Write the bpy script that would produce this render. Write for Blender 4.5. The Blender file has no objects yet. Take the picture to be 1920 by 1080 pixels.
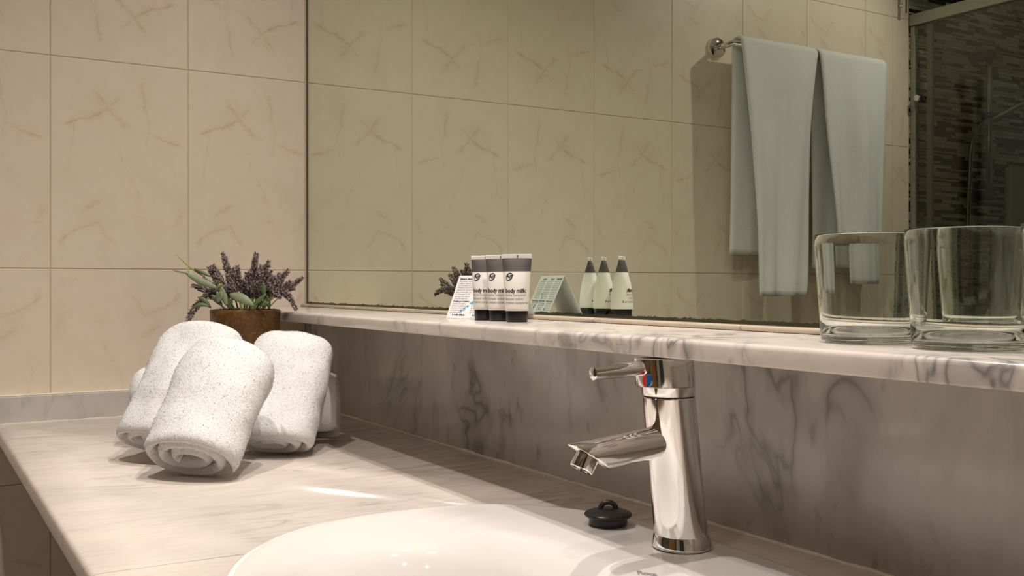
import bpy, bmesh, math, random
from mathutils import Vector, Matrix, noise

scene = bpy.context.scene
COL = scene.collection
R_ = math.radians
random.seed(7)

# ------------------------------------------------------------------ camera
# world: x = along the mirror wall away from the left wall, y = 0 mirror wall (room is y < 0), z = 0 counter top
cam_d = bpy.data.cameras.new('camera')
cam = bpy.data.objects.new('camera', cam_d)
COL.objects.link(cam)
cam_d.sensor_width = 36.0
cam_d.lens = 1885.2 / 1920.0 * 36.0
cam_d.clip_start = 0.02
_r = Vector((0.516512, 0.856280, -0.00026)); _f = Vector((-0.856274, 0.516510, -0.00327))
_u = Vector((-0.00267, 0.00192, 0.999995))
cam.matrix_world = Matrix(((_r.x, _u.x, -_f.x, 2.061), (_r.y, _u.y, -_f.y, -0.7299),
                           (_r.z, _u.z, -_f.z, 0.2532), (0, 0, 0, 1)))
scene.camera = cam

# ------------------------------------------------------------------ world, lamps, exposure
world = bpy.data.worlds.new('world'); scene.world = world
world.use_nodes = True
world.node_tree.nodes['Background'].inputs[0].default_value = (0.9, 0.95, 1.0, 1)
world.node_tree.nodes['Background'].inputs[1].default_value = 0.02

def spot(name, loc, power, size, blend, color=(1.0, 0.92, 0.86), rad=0.03, aim=(0, 0, -1)):
    l = bpy.data.lights.new(name, 'SPOT')
    l.energy = power; l.color = color; l.spot_size = R_(size); l.spot_blend = blend
    l.shadow_soft_size = rad
    o = bpy.data.objects.new(name, l); COL.objects.link(o)
    o.location = loc
    o.rotation_euler = Vector(aim).to_track_quat('-Z', 'Y').to_euler()
    return o

ZC = 1.56
spot('downlight_or_fill', (0.92, -0.17, ZC - 0.03), 43, 138, 1.0, rad=0.018)
spot('downlight_or_fill', (1.52, -0.24, ZC - 0.03), 44, 138, 1.0, rad=0.018)
spot('downlight_or_fill', (1.05, -0.69, ZC - 0.03), 50, 96, 1.0, rad=0.018)
spot('downlight_or_fill', (2.05, -0.62, ZC - 0.03), 30, 92, 1.0, rad=0.018)
spot('downlight_or_fill', (1.95, -1.35, ZC - 0.03), 12, 150, 1.0, rad=0.022)  # added broad fill to brighten the walls, no fixture known here
spot('downlight_or_fill', (0.78, -1.88, ZC - 0.03), 22, 70, 0.8, rad=0.022, aim=(-.78, .43, -.80))

vs = scene.view_settings
vs.view_transform = 'Standard'; vs.look = 'None'; vs.gamma = 1.0; vs.use_curve_mapping = False
vs.exposure = -0.17
cy = scene.cycles
cy.use_denoising = True
cy.max_bounces = 14; cy.diffuse_bounces = 5; cy.glossy_bounces = 8
cy.transmission_bounces = 14; cy.transparent_max_bounces = 12
cy.caustics_reflective = True; cy.caustics_refractive = True
cy.blur_glossy = 1.0
cy.sample_clamp_indirect = 2.0

# ------------------------------------------------------------------ helpers
def link_obj(name, mesh, mat=None, parent=None, loc=None):
    o = bpy.data.objects.new(name, mesh); COL.objects.link(o)
    if mat is not None:
        if isinstance(mat, (list, tuple)):
            for m in mat: mesh.materials.append(m)
        else:
            mesh.materials.append(mat)
    if parent: o.parent = parent
    if loc is not None: o.location = loc
    return o

def bm_obj(name, bm, mat=None, parent=None, loc=None, smooth=False):
    me = bpy.data.meshes.new(name)
    bm.normal_update()
    bm.to_mesh(me); bm.free()
    if smooth:
        for p in me.polygons: p.use_smooth = True
    return link_obj(name, me, mat, parent, loc)

def smooth_angle(o, ang=40):
    """smooth shading with sharp edges above an angle"""
    me = o.data
    bm = bmesh.new(); bm.from_mesh(me)
    for f in bm.faces: f.smooth = True
    for e in bm.edges:
        if len(e.link_faces) == 2:
            e.smooth = e.calc_face_angle(0.0) < R_(ang)
    bm.to_mesh(me); bm.free()
    return o

def empty(name, loc, label, cat, group=None, rz=0.0):
    o = bpy.data.objects.new(name, None); COL.objects.link(o)
    o.location = loc; o.rotation_euler = (0, 0, rz)
    o.empty_display_size = 0.05
    tag(o, label, cat, group)
    return o

def tag(o, label=None, cat=None, group=None, kind=None):
    if label: o['label'] = label
    if cat: o['category'] = cat
    if group: o['group'] = group
    if kind: o['kind'] = kind
    return o

def box_bm(x0, x1, y0, y1, z0, z1, bevel=0.0, seg=1, bm=None):
    own = bm is None
    if own: bm = bmesh.new()
    r = bmesh.ops.create_cube(bm, size=1.0)
    vsx = r['verts']
    for v in vsx:
        v.co = Vector(((x0 + x1) / 2 + v.co.x * (x1 - x0), (y0 + y1) / 2 + v.co.y * (y1 - y0),
                       (z0 + z1) / 2 + v.co.z * (z1 - z0)))
    if bevel > 0:
        es = list({e for v in vsx for e in v.link_edges})
        bmesh.ops.bevel(bm, geom=es, offset=bevel, segments=seg, profile=0.5, affect='EDGES')
    return bm

def grid_mesh(name, rows, closed_u=False, closed_v=False, cap0=False, cap1=False, flip=False):
    """rows: list of rings (lists of Vector) -> quads"""
    n = len(rows[0]); m = len(rows)
    verts = [tuple(p) for r in rows for p in r]
    faces = []
    for i in range(m if closed_v else m - 1):
        for j in range(n if closed_u else n - 1):
            a = i * n + j; b = i * n + (j + 1) % n
            c = ((i + 1) % m) * n + (j + 1) % n; d = ((i + 1) % m) * n + j
            faces.append((d, c, b, a) if flip else (a, b, c, d))
    if cap0: faces.append(tuple(range(n)) if flip else tuple(reversed(range(n))))
    if cap1:
        k = (m - 1) * n
        faces.append(tuple(reversed(range(k, k + n))) if flip else tuple(range(k, k + n)))
    me = bpy.data.meshes.new(name)
    me.from_pydata(verts, [], faces)
    for p in me.polygons: p.use_smooth = True
    return me

def lathe(name, prof, seg=64, axis_fn=None, cap0=False, cap1=False):
    rows = []
    for (r, z) in prof:
        ring = []
        for k in range(seg):
            a = 2 * math.pi * k / seg
            p = Vector((r * math.cos(a), r * math.sin(a), z))
            ring.append(axis_fn(p) if axis_fn else p)
        rows.append(ring)
    return grid_mesh(name, rows, closed_u=True, cap0=cap0, cap1=cap1)

def tube_along(name, pts, rads, seg=12, caps=True):
    """tube through points with radius per point"""
    rows = []
    prev_n = None
    for i, p in enumerate(pts):
        p = Vector(p)
        if i == 0: t = Vector(pts[1]) - p
        elif i == len(pts) - 1: t = p - Vector(pts[i - 1])
        else: t = Vector(pts[i + 1]) - Vector(pts[i - 1])
        t.normalize()
        if prev_n is None:
            ref = Vector((0, 0, 1)) if abs(t.z) < 0.9 else Vector((1, 0, 0))
            nrm = ref.cross(t).normalized()
        else:
            nrm = (prev_n - t * prev_n.dot(t)).normalized()
        prev_n = nrm
        b = t.cross(nrm)
        r = rads[i] if isinstance(rads, (list, tuple)) else rads
        rows.append([p + (nrm * math.cos(2 * math.pi * k / seg) + b * math.sin(2 * math.pi * k / seg)) * r
                     for k in range(seg)])
    return grid_mesh(name, rows, closed_u=True, cap0=caps, cap1=caps)

def text_mesh(body, size, fn, bold=0.0, align='LEFT', shear=0.0, res=2, name='lettering', spacing=1.0):
    """lettering as flat mesh; fn maps (u, v) in metres to a 3D point"""
    cu = bpy.data.curves.new('t', 'FONT')
    cu.body = body; cu.size = size; cu.resolution_u = res
    cu.offset = bold; cu.align_x = align; cu.shear = shear
    cu.space_character = spacing
    o = bpy.data.objects.new('t', cu); COL.objects.link(o)
    bpy.context.view_layer.update()
    dg = bpy.context.evaluated_depsgraph_get()
    me = bpy.data.meshes.new_from_object(o.evaluated_get(dg))
    bpy.data.objects.remove(o); bpy.data.curves.remove(cu)
    for v in me.vertices: v.co = fn(v.co.x, v.co.y)
    me.name = name
    return me

def join_meshes(name, meshes):
    verts, faces = [], []
    for me in meshes:
        k = len(verts)
        verts += [tuple(v.co) for v in me.vertices]
        faces += [tuple(i + k for i in p.vertices) for p in me.polygons]
    out = bpy.data.meshes.new(name); out.from_pydata(verts, [], faces)
    return out

# ------------------------------------------------------------------ materials
class NT:
    def __init__(self, name):
        self.m = bpy.data.materials.new(name); self.m.use_nodes = True
        self.t = self.m.node_tree; self.n = self.t.nodes; self.l = self.t.links
        self.b = self.n['Principled BSDF']
        self.out = self.n['Material Output']
    def new(self, typ, **kw):
        nd = self.n.new(typ)
        for k, v in kw.items(): setattr(nd, k, v)
        return nd
    def link(self, a, b): self.l.new(a, b)
    def val(self, x, sock):
        if hasattr(x, 'links') or hasattr(x, 'is_linked'): self.l.new(x, sock)
        else: sock.default_value = x
    def math(self, op, a, b=None, clamp=False):
        nd = self.new('ShaderNodeMath', operation=op); nd.use_clamp = clamp
        self.val(a, nd.inputs[0])
        if b is not None: self.val(b, nd.inputs[1])
        return nd.outputs[0]
    def coord(self, kind='Object'):
        return self.new('ShaderNodeTexCoord').outputs[kind]
    def mapping(self, vec, scale=(1, 1, 1), rot=(0, 0, 0), loc=(0, 0, 0)):
        nd = self.new('ShaderNodeMapping')
        self.l.new(vec, nd.inputs['Vector'])
        nd.inputs['Scale'].default_value = scale; nd.inputs['Rotation'].default_value = rot
        nd.inputs['Location'].default_value = loc
        return nd.outputs[0]
    def noise(self, vec, scale, detail=4, rough=0.5, dist=0.0):
        nd = self.new('ShaderNodeTexNoise')
        self.l.new(vec, nd.inputs['Vector'])
        nd.inputs['Scale'].default_value = scale; nd.inputs['Detail'].default_value = detail
        nd.inputs['Roughness'].default_value = rough; nd.inputs['Distortion'].default_value = dist
        return nd
    def ramp(self, fac, stops):
        nd = self.new('ShaderNodeValToRGB')
        self.l.new(fac, nd.inputs[0])
        el = nd.color_ramp.elements
        el[0].position, el[0].color = stops[0][0], stops[0][1]
        el[1].position, el[1].color = stops[-1][0], stops[-1][1]
        for p, c in stops[1:-1]:
            e = el.new(p); e.color = c
        return nd.outputs[0]
    def mix(self, fac, a, b, blend='MIX'):
        nd = self.new('ShaderNodeMix', data_type='RGBA', blend_type=blend)
        self.val(fac, nd.inputs[0]); self.val(a, nd.inputs[6]); self.val(b, nd.inputs[7])
        return nd.outputs[2]
    def bump(self, h, strength, dist=0.001):
        nd = self.new('ShaderNodeBump'); self.l.new(h, nd.inputs['Height'])
        nd.inputs['Strength'].default_value = strength; nd.inputs['Distance'].default_value = dist
        self.l.new(nd.outputs[0], self.b.inputs['Normal'])
    def color(self, c): self.val(c, self.b.inputs['Base Color'])
    def set(self, **kw):
        for k, v in kw.items(): self.b.inputs[k.replace('_', ' ')].default_value = v
        return self

def C(r, g, b): return (r, g, b, 1.0)

def plain(name, col, rough=0.5, metal=0.0, vary=0.05, scale=60, **kw):
    t = NT(name)
    nz = t.noise(t.coord(), scale, 3)
    c = t.mix(nz.outputs[0], C(*[x * (1 - vary) for x in col]), C(*[min(1, x * (1 + vary)) for x in col]))
    t.color(c); t.set(Roughness=rough, Metallic=metal, **kw)
    return t.m

# --- printed wall tile: the same vein print on every tile (local y,z of the tile)
def tile_pt(cx, cyy):
    yt = 225 + (cx - 204) * 0.104
    return ((cx - 204) / 559 * 0.2529 - 0.12645, 0.2 - (cyy - yt) / (1087 - yt) * 0.4)
VEINS = [
    ([(262, 505), (320, 482), (405, 452), (432, 438)], 1.0, 0.0022),
    ([(388, 372), (412, 420), (450, 458), (500, 505)], .8, 0.0026),
    ([(425, 442), (470, 398)], .6, 0.002),
    ([(500, 505), (560, 535)], .35, 0.002),
    ([(300, 488), (288, 560), (272, 690)], .5, 0.002),
    ([(572, 338), (578, 420), (600, 500), (598, 545), (650, 568), (728, 588)], .85, 0.002),
    ([(598, 545), (578, 590)], .5, 0.002),
    ([(478, 580), (490, 660), (530, 740), (548, 792)], .45, 0.0022),
    ([(245, 975), (300, 930), (350, 902), (385, 905), (440, 972)], .75, 0.0026),
    ([(328, 852), (405, 805)], .6, 0.0026),
    ([(735, 858), (712, 915)], .6, 0.0045),
    ([(560, 872), (578, 888)], .6, 0.002),
    ([(690, 1040), (620, 1070)], .3, 0.004),
]
def tile_material():
    t = NT('wall_tile_glaze')
    co = t.coord()
    w = t.noise(co, 34, 3)
    sub = t.new('ShaderNodeVectorMath', operation='SUBTRACT'); t.link(w.outputs[1], sub.inputs[0])
    sub.inputs[1].default_value = (.5, .5, .5)
    scl = t.new('ShaderNodeVectorMath', operation='SCALE'); t.link(sub.outputs[0], scl.inputs[0])
    scl.inputs['Scale'].default_value = 0.020
    w2 = t.noise(co, 160, 2)
    sub2 = t.new('ShaderNodeVectorMath', operation='SUBTRACT'); t.link(w2.outputs[1], sub2.inputs[0])
    sub2.inputs[1].default_value = (.5, .5, .5)
    scl2 = t.new('ShaderNodeVectorMath', operation='SCALE'); t.link(sub2.outputs[0], scl2.inputs[0])
    scl2.inputs['Scale'].default_value = 0.007
    add = t.new('ShaderNodeVectorMath', operation='ADD'); t.link(co, add.inputs[0]); t.link(scl.outputs[0], add.inputs[1])
    add2 = t.new('ShaderNodeVectorMath', operation='ADD'); t.link(add.outputs[0], add2.inputs[0]); t.link(scl2.outputs[0], add2.inputs[1])
    flat = t.new('ShaderNodeVectorMath', operation='MULTIPLY'); t.link(add2.outputs[0], flat.inputs[0])
    flat.inputs[1].default_value = (0, 1, 1)
    P = flat.outputs[0]
    # segment-distance group
    g = bpy.data.node_groups.new('segment_mark', 'ShaderNodeTree')
    g.interface.new_socket('P', in_out='INPUT', socket_type='NodeSocketVector')
    g.interface.new_socket('A', in_out='INPUT', socket_type='NodeSocketVector')
    g.interface.new_socket('AB', in_out='INPUT', socket_type='NodeSocketVector')
    g.interface.new_socket('Width', in_out='INPUT', socket_type='NodeSocketFloat')
    g.interface.new_socket('Weight', in_out='INPUT', socket_type='NodeSocketFloat')
    g.interface.new_socket('Mark', in_out='OUTPUT', socket_type='NodeSocketFloat')
    gi = g.nodes.new('NodeGroupInput'); go = g.nodes.new('NodeGroupOutput')
    def vm(op): 
        n = g.nodes.new('ShaderNodeVectorMath'); n.operation = op; return n
    def fm(op):
        n = g.nodes.new('ShaderNodeMath'); n.operation = op; return n
    pa = vm('SUBTRACT'); g.links.new(gi.outputs['P'], pa.inputs[0]); g.links.new(gi.outputs['A'], pa.inputs[1])
    d1 = vm('DOT_PRODUCT'); g.links.new(pa.outputs[0], d1.inputs[0]); g.links.new(gi.outputs['AB'], d1.inputs[1])
    d2 = vm('DOT_PRODUCT'); g.links.new(gi.outputs['AB'], d2.inputs[0]); g.links.new(gi.outputs['AB'], d2.inputs[1])
    dv = fm('DIVIDE'); dv.use_clamp = True
    g.links.new(d1.outputs['Value'], dv.inputs[0]); g.links.new(d2.outputs['Value'], dv.inputs[1])
    sc = vm('SCALE'); g.links.new(gi.outputs['AB'], sc.inputs[0]); g.links.new(dv.outputs[0], sc.inputs['Scale'])
    df = vm('SUBTRACT'); g.links.new(pa.outputs[0], df.inputs[0]); g.links.new(sc.outputs[0], df.inputs[1])
    ln = vm('LENGTH'); g.links.new(df.outputs[0], ln.inputs[0])
    q = fm('DIVIDE'); g.links.new(ln.outputs['Value'], q.inputs[0]); g.links.new(gi.outputs['Width'], q.inputs[1])
    sq = fm('POWER'); g.links.new(q.outputs[0], sq.inputs[0]); sq.inputs[1].default_value = 1.05
    ad = fm('ADD'); g.links.new(sq.outputs[0], ad.inputs[0]); ad.inputs[1].default_value = 1.0
    iv = fm('DIVIDE'); g.links.new(gi.outputs['Weight'], iv.inputs[0]); g.links.new(ad.outputs[0], iv.inputs[1])
    g.links.new(iv.outputs[0], go.inputs['Mark'])
    acc = None
    for pts, wt, wd in VEINS:
        q2 = [tile_pt(*p) for p in pts]
        for a, b in zip(q2[:-1], q2[1:]):
            nd = t.new('ShaderNodeGroup'); nd.node_tree = g
            t.link(P, nd.inputs['P'])
            nd.inputs['A'].default_value = (0, a[0], a[1])
            nd.inputs['AB'].default_value = (0, b[0] - a[0], b[1] - a[1])
            nd.inputs['Width'].default_value = wd; nd.inputs['Weight'].default_value = wt
            acc = nd.outputs[0] if acc is None else t.math('MAXIMUM', acc, nd.outputs[0])
    fade = t.noise(co, 45, 4)
    fr = t.ramp(fade.outputs[0], [(0.30, C(.2, .2, .2)), (0.60, C(1, 1, 1))])
    acc = t.math('MULTIPLY', acc, fr)
    acc = t.math('SUBTRACT', acc, 0.07, clamp=True)
    cloud = t.noise(co, 11, 4, 0.6)
    base = t.ramp(cloud.outputs[0], [(0.3, C(.78, .655, .53)), (0.52, C(.82, .70, .575)), (0.72, C(.81, .675, .55))])
    acc = t.math('MULTIPLY', acc, 0.80, clamp=True)
    c = t.mix(acc, base, C(.60, .385, .255))
    t.color(c); t.set(Roughness=0.33)
    t.b.inputs['Specular IOR Level'].default_value = 0.4
    wav = t.noise(co, 9, 2)
    t.bump(wav.outputs[0], 0.12, 0.002)
    return t.m

def marble(name, base, dark, streak_rot, streak_scale, amount=0.6, rough=0.12, seed=0.0, spec=0.5, speck=0.55, vein=.6, vein_scale=5.0):
    t = NT(name)
    co = t.coord()
    mp0 = t.mapping(co, loc=(seed, seed * .7, seed * .3))
    cl = t.noise(mp0, 5.5, 5, 0.55, 0.6)
    c0 = t.ramp(cl.outputs[0], [(0.28, C(*[x * .86 for x in base])), (0.55, C(*base)), (0.75, C(*[min(1, x * 1.06) for x in base]))])
    mp = t.mapping(mp0, scale=streak_scale, rot=streak_rot)
    v1 = t.noise(mp, 9, 6, 0.62, 0.9)
    s1 = t.ramp(v1.outputs[0], [(0.50, C(0, 0, 0)), (0.72, C(1, 1, 1))])
    a1 = t.math('MULTIPLY', s1, amount * .55)
    c1 = t.mix(a1, c0, C(*[(a + b) / 2 for a, b in zip(base, dark)]))
    mp2 = t.mapping(mp0, scale=streak_scale, rot=streak_rot, loc=(3.1, 1.7, 2.2))
    v2 = t.noise(mp2, 26, 4, 0.55, 0.5)
    s2 = t.ramp(v2.outputs[0], [(speck, C(0, 0, 0)), (speck + 0.14, C(1, 1, 1))])
    gate = t.noise(mp0, 4.2, 2)
    sg = t.ramp(gate.outputs[0], [(0.42, C(0, 0, 0)), (0.62, C(1, 1, 1))])
    a2 = t.math('MULTIPLY', t.math('MULTIPLY', s2, sg), amount)
    c2 = t.mix(a2, c1, C(*dark))
    # thin branching veins: ridges of a warped noise
    mp3 = t.mapping(mp0, scale=tuple(1 + (x - 1) * .6 for x in streak_scale), rot=streak_rot, loc=(1.9, 4.4, 0.6))
    v3 = t.noise(mp3, vein_scale, 3.2, 0.55, 0.8)
    rd = t.math('ABSOLUTE', t.math('SUBTRACT', v3.outputs[0], 0.5))
    s3 = t.ramp(rd, [(0.0, C(1, 1, 1)), (0.018, C(.45, .45, .45)), (0.07, C(0, 0, 0))])
    g3 = t.noise(t.mapping(mp0, loc=(7, 3, 5)), 6.0, 3)
    sg3 = t.ramp(g3.outputs[0], [(0.46, C(0, 0, 0)), (0.66, C(1, 1, 1))])
    a3 = t.math('MULTIPLY', t.math('MULTIPLY', s3, sg3), vein)
    c2 = t.mix(a3, c2, C(*[x * 1.2 for x in dark]))
    t.color(c2); t.set(Roughness=rough)
    t.b.inputs['Specular IOR Level'].default_value = spec
    return t.m

def chrome_mat():
    t = NT('polished_chrome')
    nz = t.noise(t.coord(), 40, 2)
    r = t.ramp(nz.outputs[0], [(0.3, C(.06, .06, .06)), (0.7, C(.085, .085, .085))])
    t.link(r, t.b.inputs['Roughness'])
    t.color(C(.86, .85, .84)); t.set(Metallic=1.0)
    return t.m

def glass_mat(name, col=(.985, .995, .985), rough=0.0, ior=1.5):
    t = NT(name)
    t.n.remove(t.b)
    g = t.new('ShaderNodeBsdfGlass')
    nz = t.noise(t.coord(), 30, 2)
    c = t.mix(nz.outputs[0], C(*[x * .985 for x in col]), C(*col))
    t.link(c, g.inputs['Color']); g.inputs['Roughness'].default_value = rough; g.inputs['IOR'].default_value = ior
    t.link(g.outputs[0], t.out.inputs['Surface'])
    return t.m

def mirror_mat():
    t = NT('silvered_mirror')
    co = t.coord()
    sep = t.new('ShaderNodeSeparateXYZ'); t.link(co, sep.inputs[0])
    nz = t.noise(co, 420, 3, 0.7)
    nz2 = t.noise(co, 60, 2)
    h = t.math('MULTIPLY', t.math('MULTIPLY', nz.outputs[0], nz2.outputs[0]), 0.0105)
    lim = t.math('ADD', h, 0.0006)
    mask = t.math('LESS_THAN', sep.outputs[2], lim)     # lost silvering along the lower edge
    c = t.mix(mask, C(.775, .85, .74), C(.10, .10, .065))
    t.color(c); t.set(Metallic=1.0)
    rr = t.math('ADD', t.math('MULTIPLY', mask, 0.3), 0.004)
    t.link(rr, t.b.inputs['Roughness'])
    return t.m

def terry(name, col):
    t = NT(name)
    co = t.coord()
    n1 = t.noise(co, 900, 2, 0.6); n2 = t.noise(co, 260, 3, 0.6)
    c = t.mix(n2.outputs[0], C(*[x * .93 for x in col]), C(*col))
    t.color(c); t.set(Roughness=0.95)
    t.b.inputs['Sheen Weight'].default_value = 0.25
    t.b.inputs['Sheen Roughness'].default_value = 0.5
    t.b.inputs['Specular IOR Level'].default_value = 0.1
    h = t.math('ADD', n1.outputs[0], n2.outputs[0])
    t.bump(h, 0.6, 0.002)
    return t.m

M = {}
M['tile'] = tile_material()
M['grout'] = plain('tile_grout', (.66, .57, .45), 0.8)
M['counter'] = marble('counter_marble', (.70, .62, .555), (.23, .20, .185), (0, 0, R_(-22)), (5.5, .9, 1), .6, 0.14, 1.3, speck=0.575, vein=.55, vein_scale=5)
M['splash'] = marble('splash_marble', (.61, .585, .555), (.15, .14, .13), (0, R_(-24), 0), (2.0, 1, .7), .6, 0.13, 4.2, speck=0.62, vein=.75, vein_scale=4.5)
M['shelf'] = marble('shelf_marble', (.74, .665, .60), (.19, .18, .185), (0, R_(35), 0), (1.3, 1.0, .7), .6, 0.2, 7.7, speck=0.58, vein=1.0, vein_scale=13)
M['upstand'] = marble('upstand_marble', (.60, .56, .52), (.25, .235, .22), (R_(25), 0, 0), (1, 1.8, .7), .5, 0.35, 2.9, vein=.6, vein_scale=7)
M['chrome'] = chrome_mat()
M['mirror'] = mirror_mat()
M['mirror_edge'] = plain('mirror_edge_glass', (.06, .055, .03), 0.3)
M['ceramic'] = plain('sink_glaze', (.77, .73, .69), 0.06, vary=0.01, scale=8)
M['ceramic'].node_tree.nodes['Principled BSDF'].inputs['Coat Weight'].default_value = 0.3
M['towel'] = terry('white_terry', (.93, .92, .91))
M['bath_towel'] = terry('bath_towel_terry', (.93, .92, .91))
M['glass'] = glass_mat('tumbler_glass')
M['sealant'] = plain('cream_sealant', (.82, .77, .62), 0.5, vary=0.25, scale=90)
M['trim_tile'] = plain('beige_trim_glaze', (.56, .48, .37), 0.2, vary=0.15, scale=25)
M['rubber'] = plain('black_rubber', (.018, .015, .015), 0.32)
M['black_cap'] = plain('glossy_black_plastic', (.006, .006, .006), 0.30)
M['tube_white'] = plain('pearl_white_plastic', (.86, .82, .77), 0.45, vary=0.02)
M['tube_grey'] = plain('dark_grey_foil', (.085, .075, .07), 0.42, vary=0.1)
M['ink'] = plain('black_ink', (.012, .012, .014), 0.6)
M['ink_grey'] = plain('grey_ink', (.20, .18, .16), 0.6)
M['ink_cyan'] = plain('cyan_ink', (.10, .48, .72), 0.6)
M['card'] = plain('white_card', (.86, .86, .88), 0.55, vary=0.01)
M['plaster'] = plain('white_plaster', (.78, .75, .70), 0.9)
M['beige_wall'] = plain('beige_wall_glaze', (.72, .63, .52), 0.3)
M['floor'] = plain('floor_stone', (.30, .26, .22), 0.35, vary=0.2, scale=6)
M['wood'] = None
M['red'] = plain('red_enamel', (.65, .06, .04), 0.25)
M['blue'] = plain('blue_enamel', (.01, .12, .36), 0.25)
M['steel'] = plain('brushed_steel', (.55, .55, .52), 0.25, metal=1.0)
M['alu'] = plain('matt_aluminium', (.40, .40, .34), 0.45, metal=0.5)
M['dark_plastic'] = plain('dark_plastic', (.03, .03, .03), 0.35)
M['pale'] = plain('pale_grey_glaze', (.42, .43, .36), 0.4)

def wood_mat():
    t = NT('orange_brown_wood')
    mp = t.mapping(t.coord(), scale=(12, 12, 1.2))
    n = t.noise(mp, 3, 5, .6, .8)
    t.color(t.ramp(n.outputs[0], [(.3, C(.20, .085, .022)), (.7, C(.34, .15, .045))]))
    t.set(Roughness=.35)
    return t.m
M['wood'] = wood_mat()

def pot_mat():
    t = NT('rust_brown_glaze')
    co = t.coord()
    n = t.noise(co, 26, 5, .65); n2 = t.noise(co, 240, 3, .7)
    c = t.ramp(n.outputs[0], [(.30, C(.075, .032, .014)), (.52, C(.115, .052, .016)), (.70, C(.19, .092, .020))])
    sp = t.ramp(n2.outputs[0], [(.58, C(0, 0, 0)), (.68, C(1, 1, 1))])
    c = t.mix(t.math('MULTIPLY', sp, .55), c, C(.36, .21, .055))
    t.color(c); t.set(Roughness=.34)
    t.bump(n2.outputs[0], .15, .001)
    return t.m
M['pot'] = pot_mat()

def island_mat(name, stops, rough=.7):
    t = NT(name)
    geo = t.new('ShaderNodeNewGeometry')
    c = t.ramp(geo.outputs['Random Per Island'], stops)
    nz = t.noise(t.coord(), 80, 2)
    c2 = t.mix(t.math('MULTIPLY', nz.outputs[0], .3), c, C(*[x * .6 for x in stops[0][1][:3]]))
    t.color(c2); t.set(Roughness=rough)
    return t.m
M['floret'] = island_mat('lavender_floret', [(0, C(.07, .045, .065)), (.35, C(.16, .11, .14)), (.65, C(.32, .235, .255)), (.85, C(.46, .36, .29)), (1, C(.54, .46, .26))])
M['mosaic'] = island_mat('mosaic_strip_stone', [(0, C(.008, .008, .008)), (.44, C(.012, .012, .012)), (.47, C(.42, .42, .40)), (.8, C(.62, .62, .59)), (1, C(.80, .80, .76))], .35)
M['leaf'] = plain('grey_green_leaf', (.19, .225, .125), .55, vary=.2)
M['leaf_dark'] = plain('dark_green_leaf', (.085, .12, .045), .55, vary=.25)
M['stem'] = plain('yellow_green_stem', (.34, .36, .07), .6, vary=.2)
M['soil'] = plain('dry_moss', (.09, .06, .03), .95, vary=.5, scale=200)

# ------------------------------------------------------------------ room shell
ZF = -0.86
XR, YB = 3.05, -2.95
YS = -1.975          # plane of the shower screen
def structure(name, bm, mat, **kw):
    o = bm_obj(name, bm, mat, **kw); o['kind'] = 'structure'; return o

structure('floor', box_bm(-.12, XR + .1, YB - .1, .12, ZF - .08, ZF), M['floor'])
structure('ceiling', box_bm(-.12, XR + .1, YB - .1, .12, ZC, ZC + .08), M['plaster'])
structure('wall_front', box_bm(-.12, XR + .1, .0115, .12, ZF, ZC), M['grout'])
structure('wall_right', box_bm(XR, XR + .1, YB - .1, .12, ZF, ZC), M['beige_wall'])
structure('wall_back', box_bm(-.12, XR + .1, YB - .1, YB, ZF, ZC), M['beige_wall'])
part_wall = structure('wall_middle', box_bm(1.36, XR, YS - .10, YS, ZF, ZC), M['beige_wall'])
wl = structure('wall_left', box_bm(-.12, -.0022, YB - .1, .0115, ZF, ZC), M['grout'])

# wall tiles, one object per tile; alternate rows carry the print turned by half a turn
ZB = .2836; TW = .2529; TH = .40
ycol = [0.0, -.2446] + [-.2446 - TW * k for k in range(1, 7)] + [-1.889, -1.962]
zrow = [ZF] + [ZB + TH * k for k in range(-2, 4)] + [ZC]
tile_cache = {}
def tile_mesh(w, h, dy, dz):
    key = (round(w, 3), round(h, 3), round(dy, 3), round(dz, 3))
    if key not in tile_cache:
        bm = box_bm(-.008, 0, dy - w / 2 + .0007, dy + w / 2 - .0007, dz - h / 2 + .0007, dz + h / 2 - .0007, .0016, 1)
        me = bpy.data.meshes.new('tile'); bm.normal_update(); bm.to_mesh(me); bm.free()
        me.materials.append(M['tile'])
        for p in me.polygons: p.use_smooth = True
        tile_cache[key] = me
    return tile_cache[key]
for r in range(len(zrow) - 1):
    z0, z1 = zrow[r], zrow[r + 1]
    kz = round((z0 - ZB) / TH) if r > 0 else -3
    full_c = ZB + TH * kz + TH / 2           # centre of the uncut tile
    for c in range(len(ycol) - 1):
        y1, y0 = ycol[c], ycol[c + 1]
        full_y = -.2446 - TW * (c - .5) if c < 7 else -.2446 - TW * 6.5
        w, h = y1 - y0, z1 - z0
        dy, dz = (y0 + y1) / 2 - full_y, (z0 + z1) / 2 - full_c
        turn = (kz % 2 == 0) ^ True
        if turn: me = tile_mesh(w, h, -dy, -dz)
        else: me = tile_mesh(w, h, dy, dz)
        # one slab per tile, hung on the wall
        o = bpy.data.objects.new('tile', me); COL.objects.link(o); o.parent = wl
        o.location = (0, full_y, full_c)
        if turn: o.rotation_euler = (math.pi, 0, 0)
        md = o.modifiers.new('wn', 'WEIGHTED_NORMAL'); md.weight = 80; md.keep_sharp = False

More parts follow.
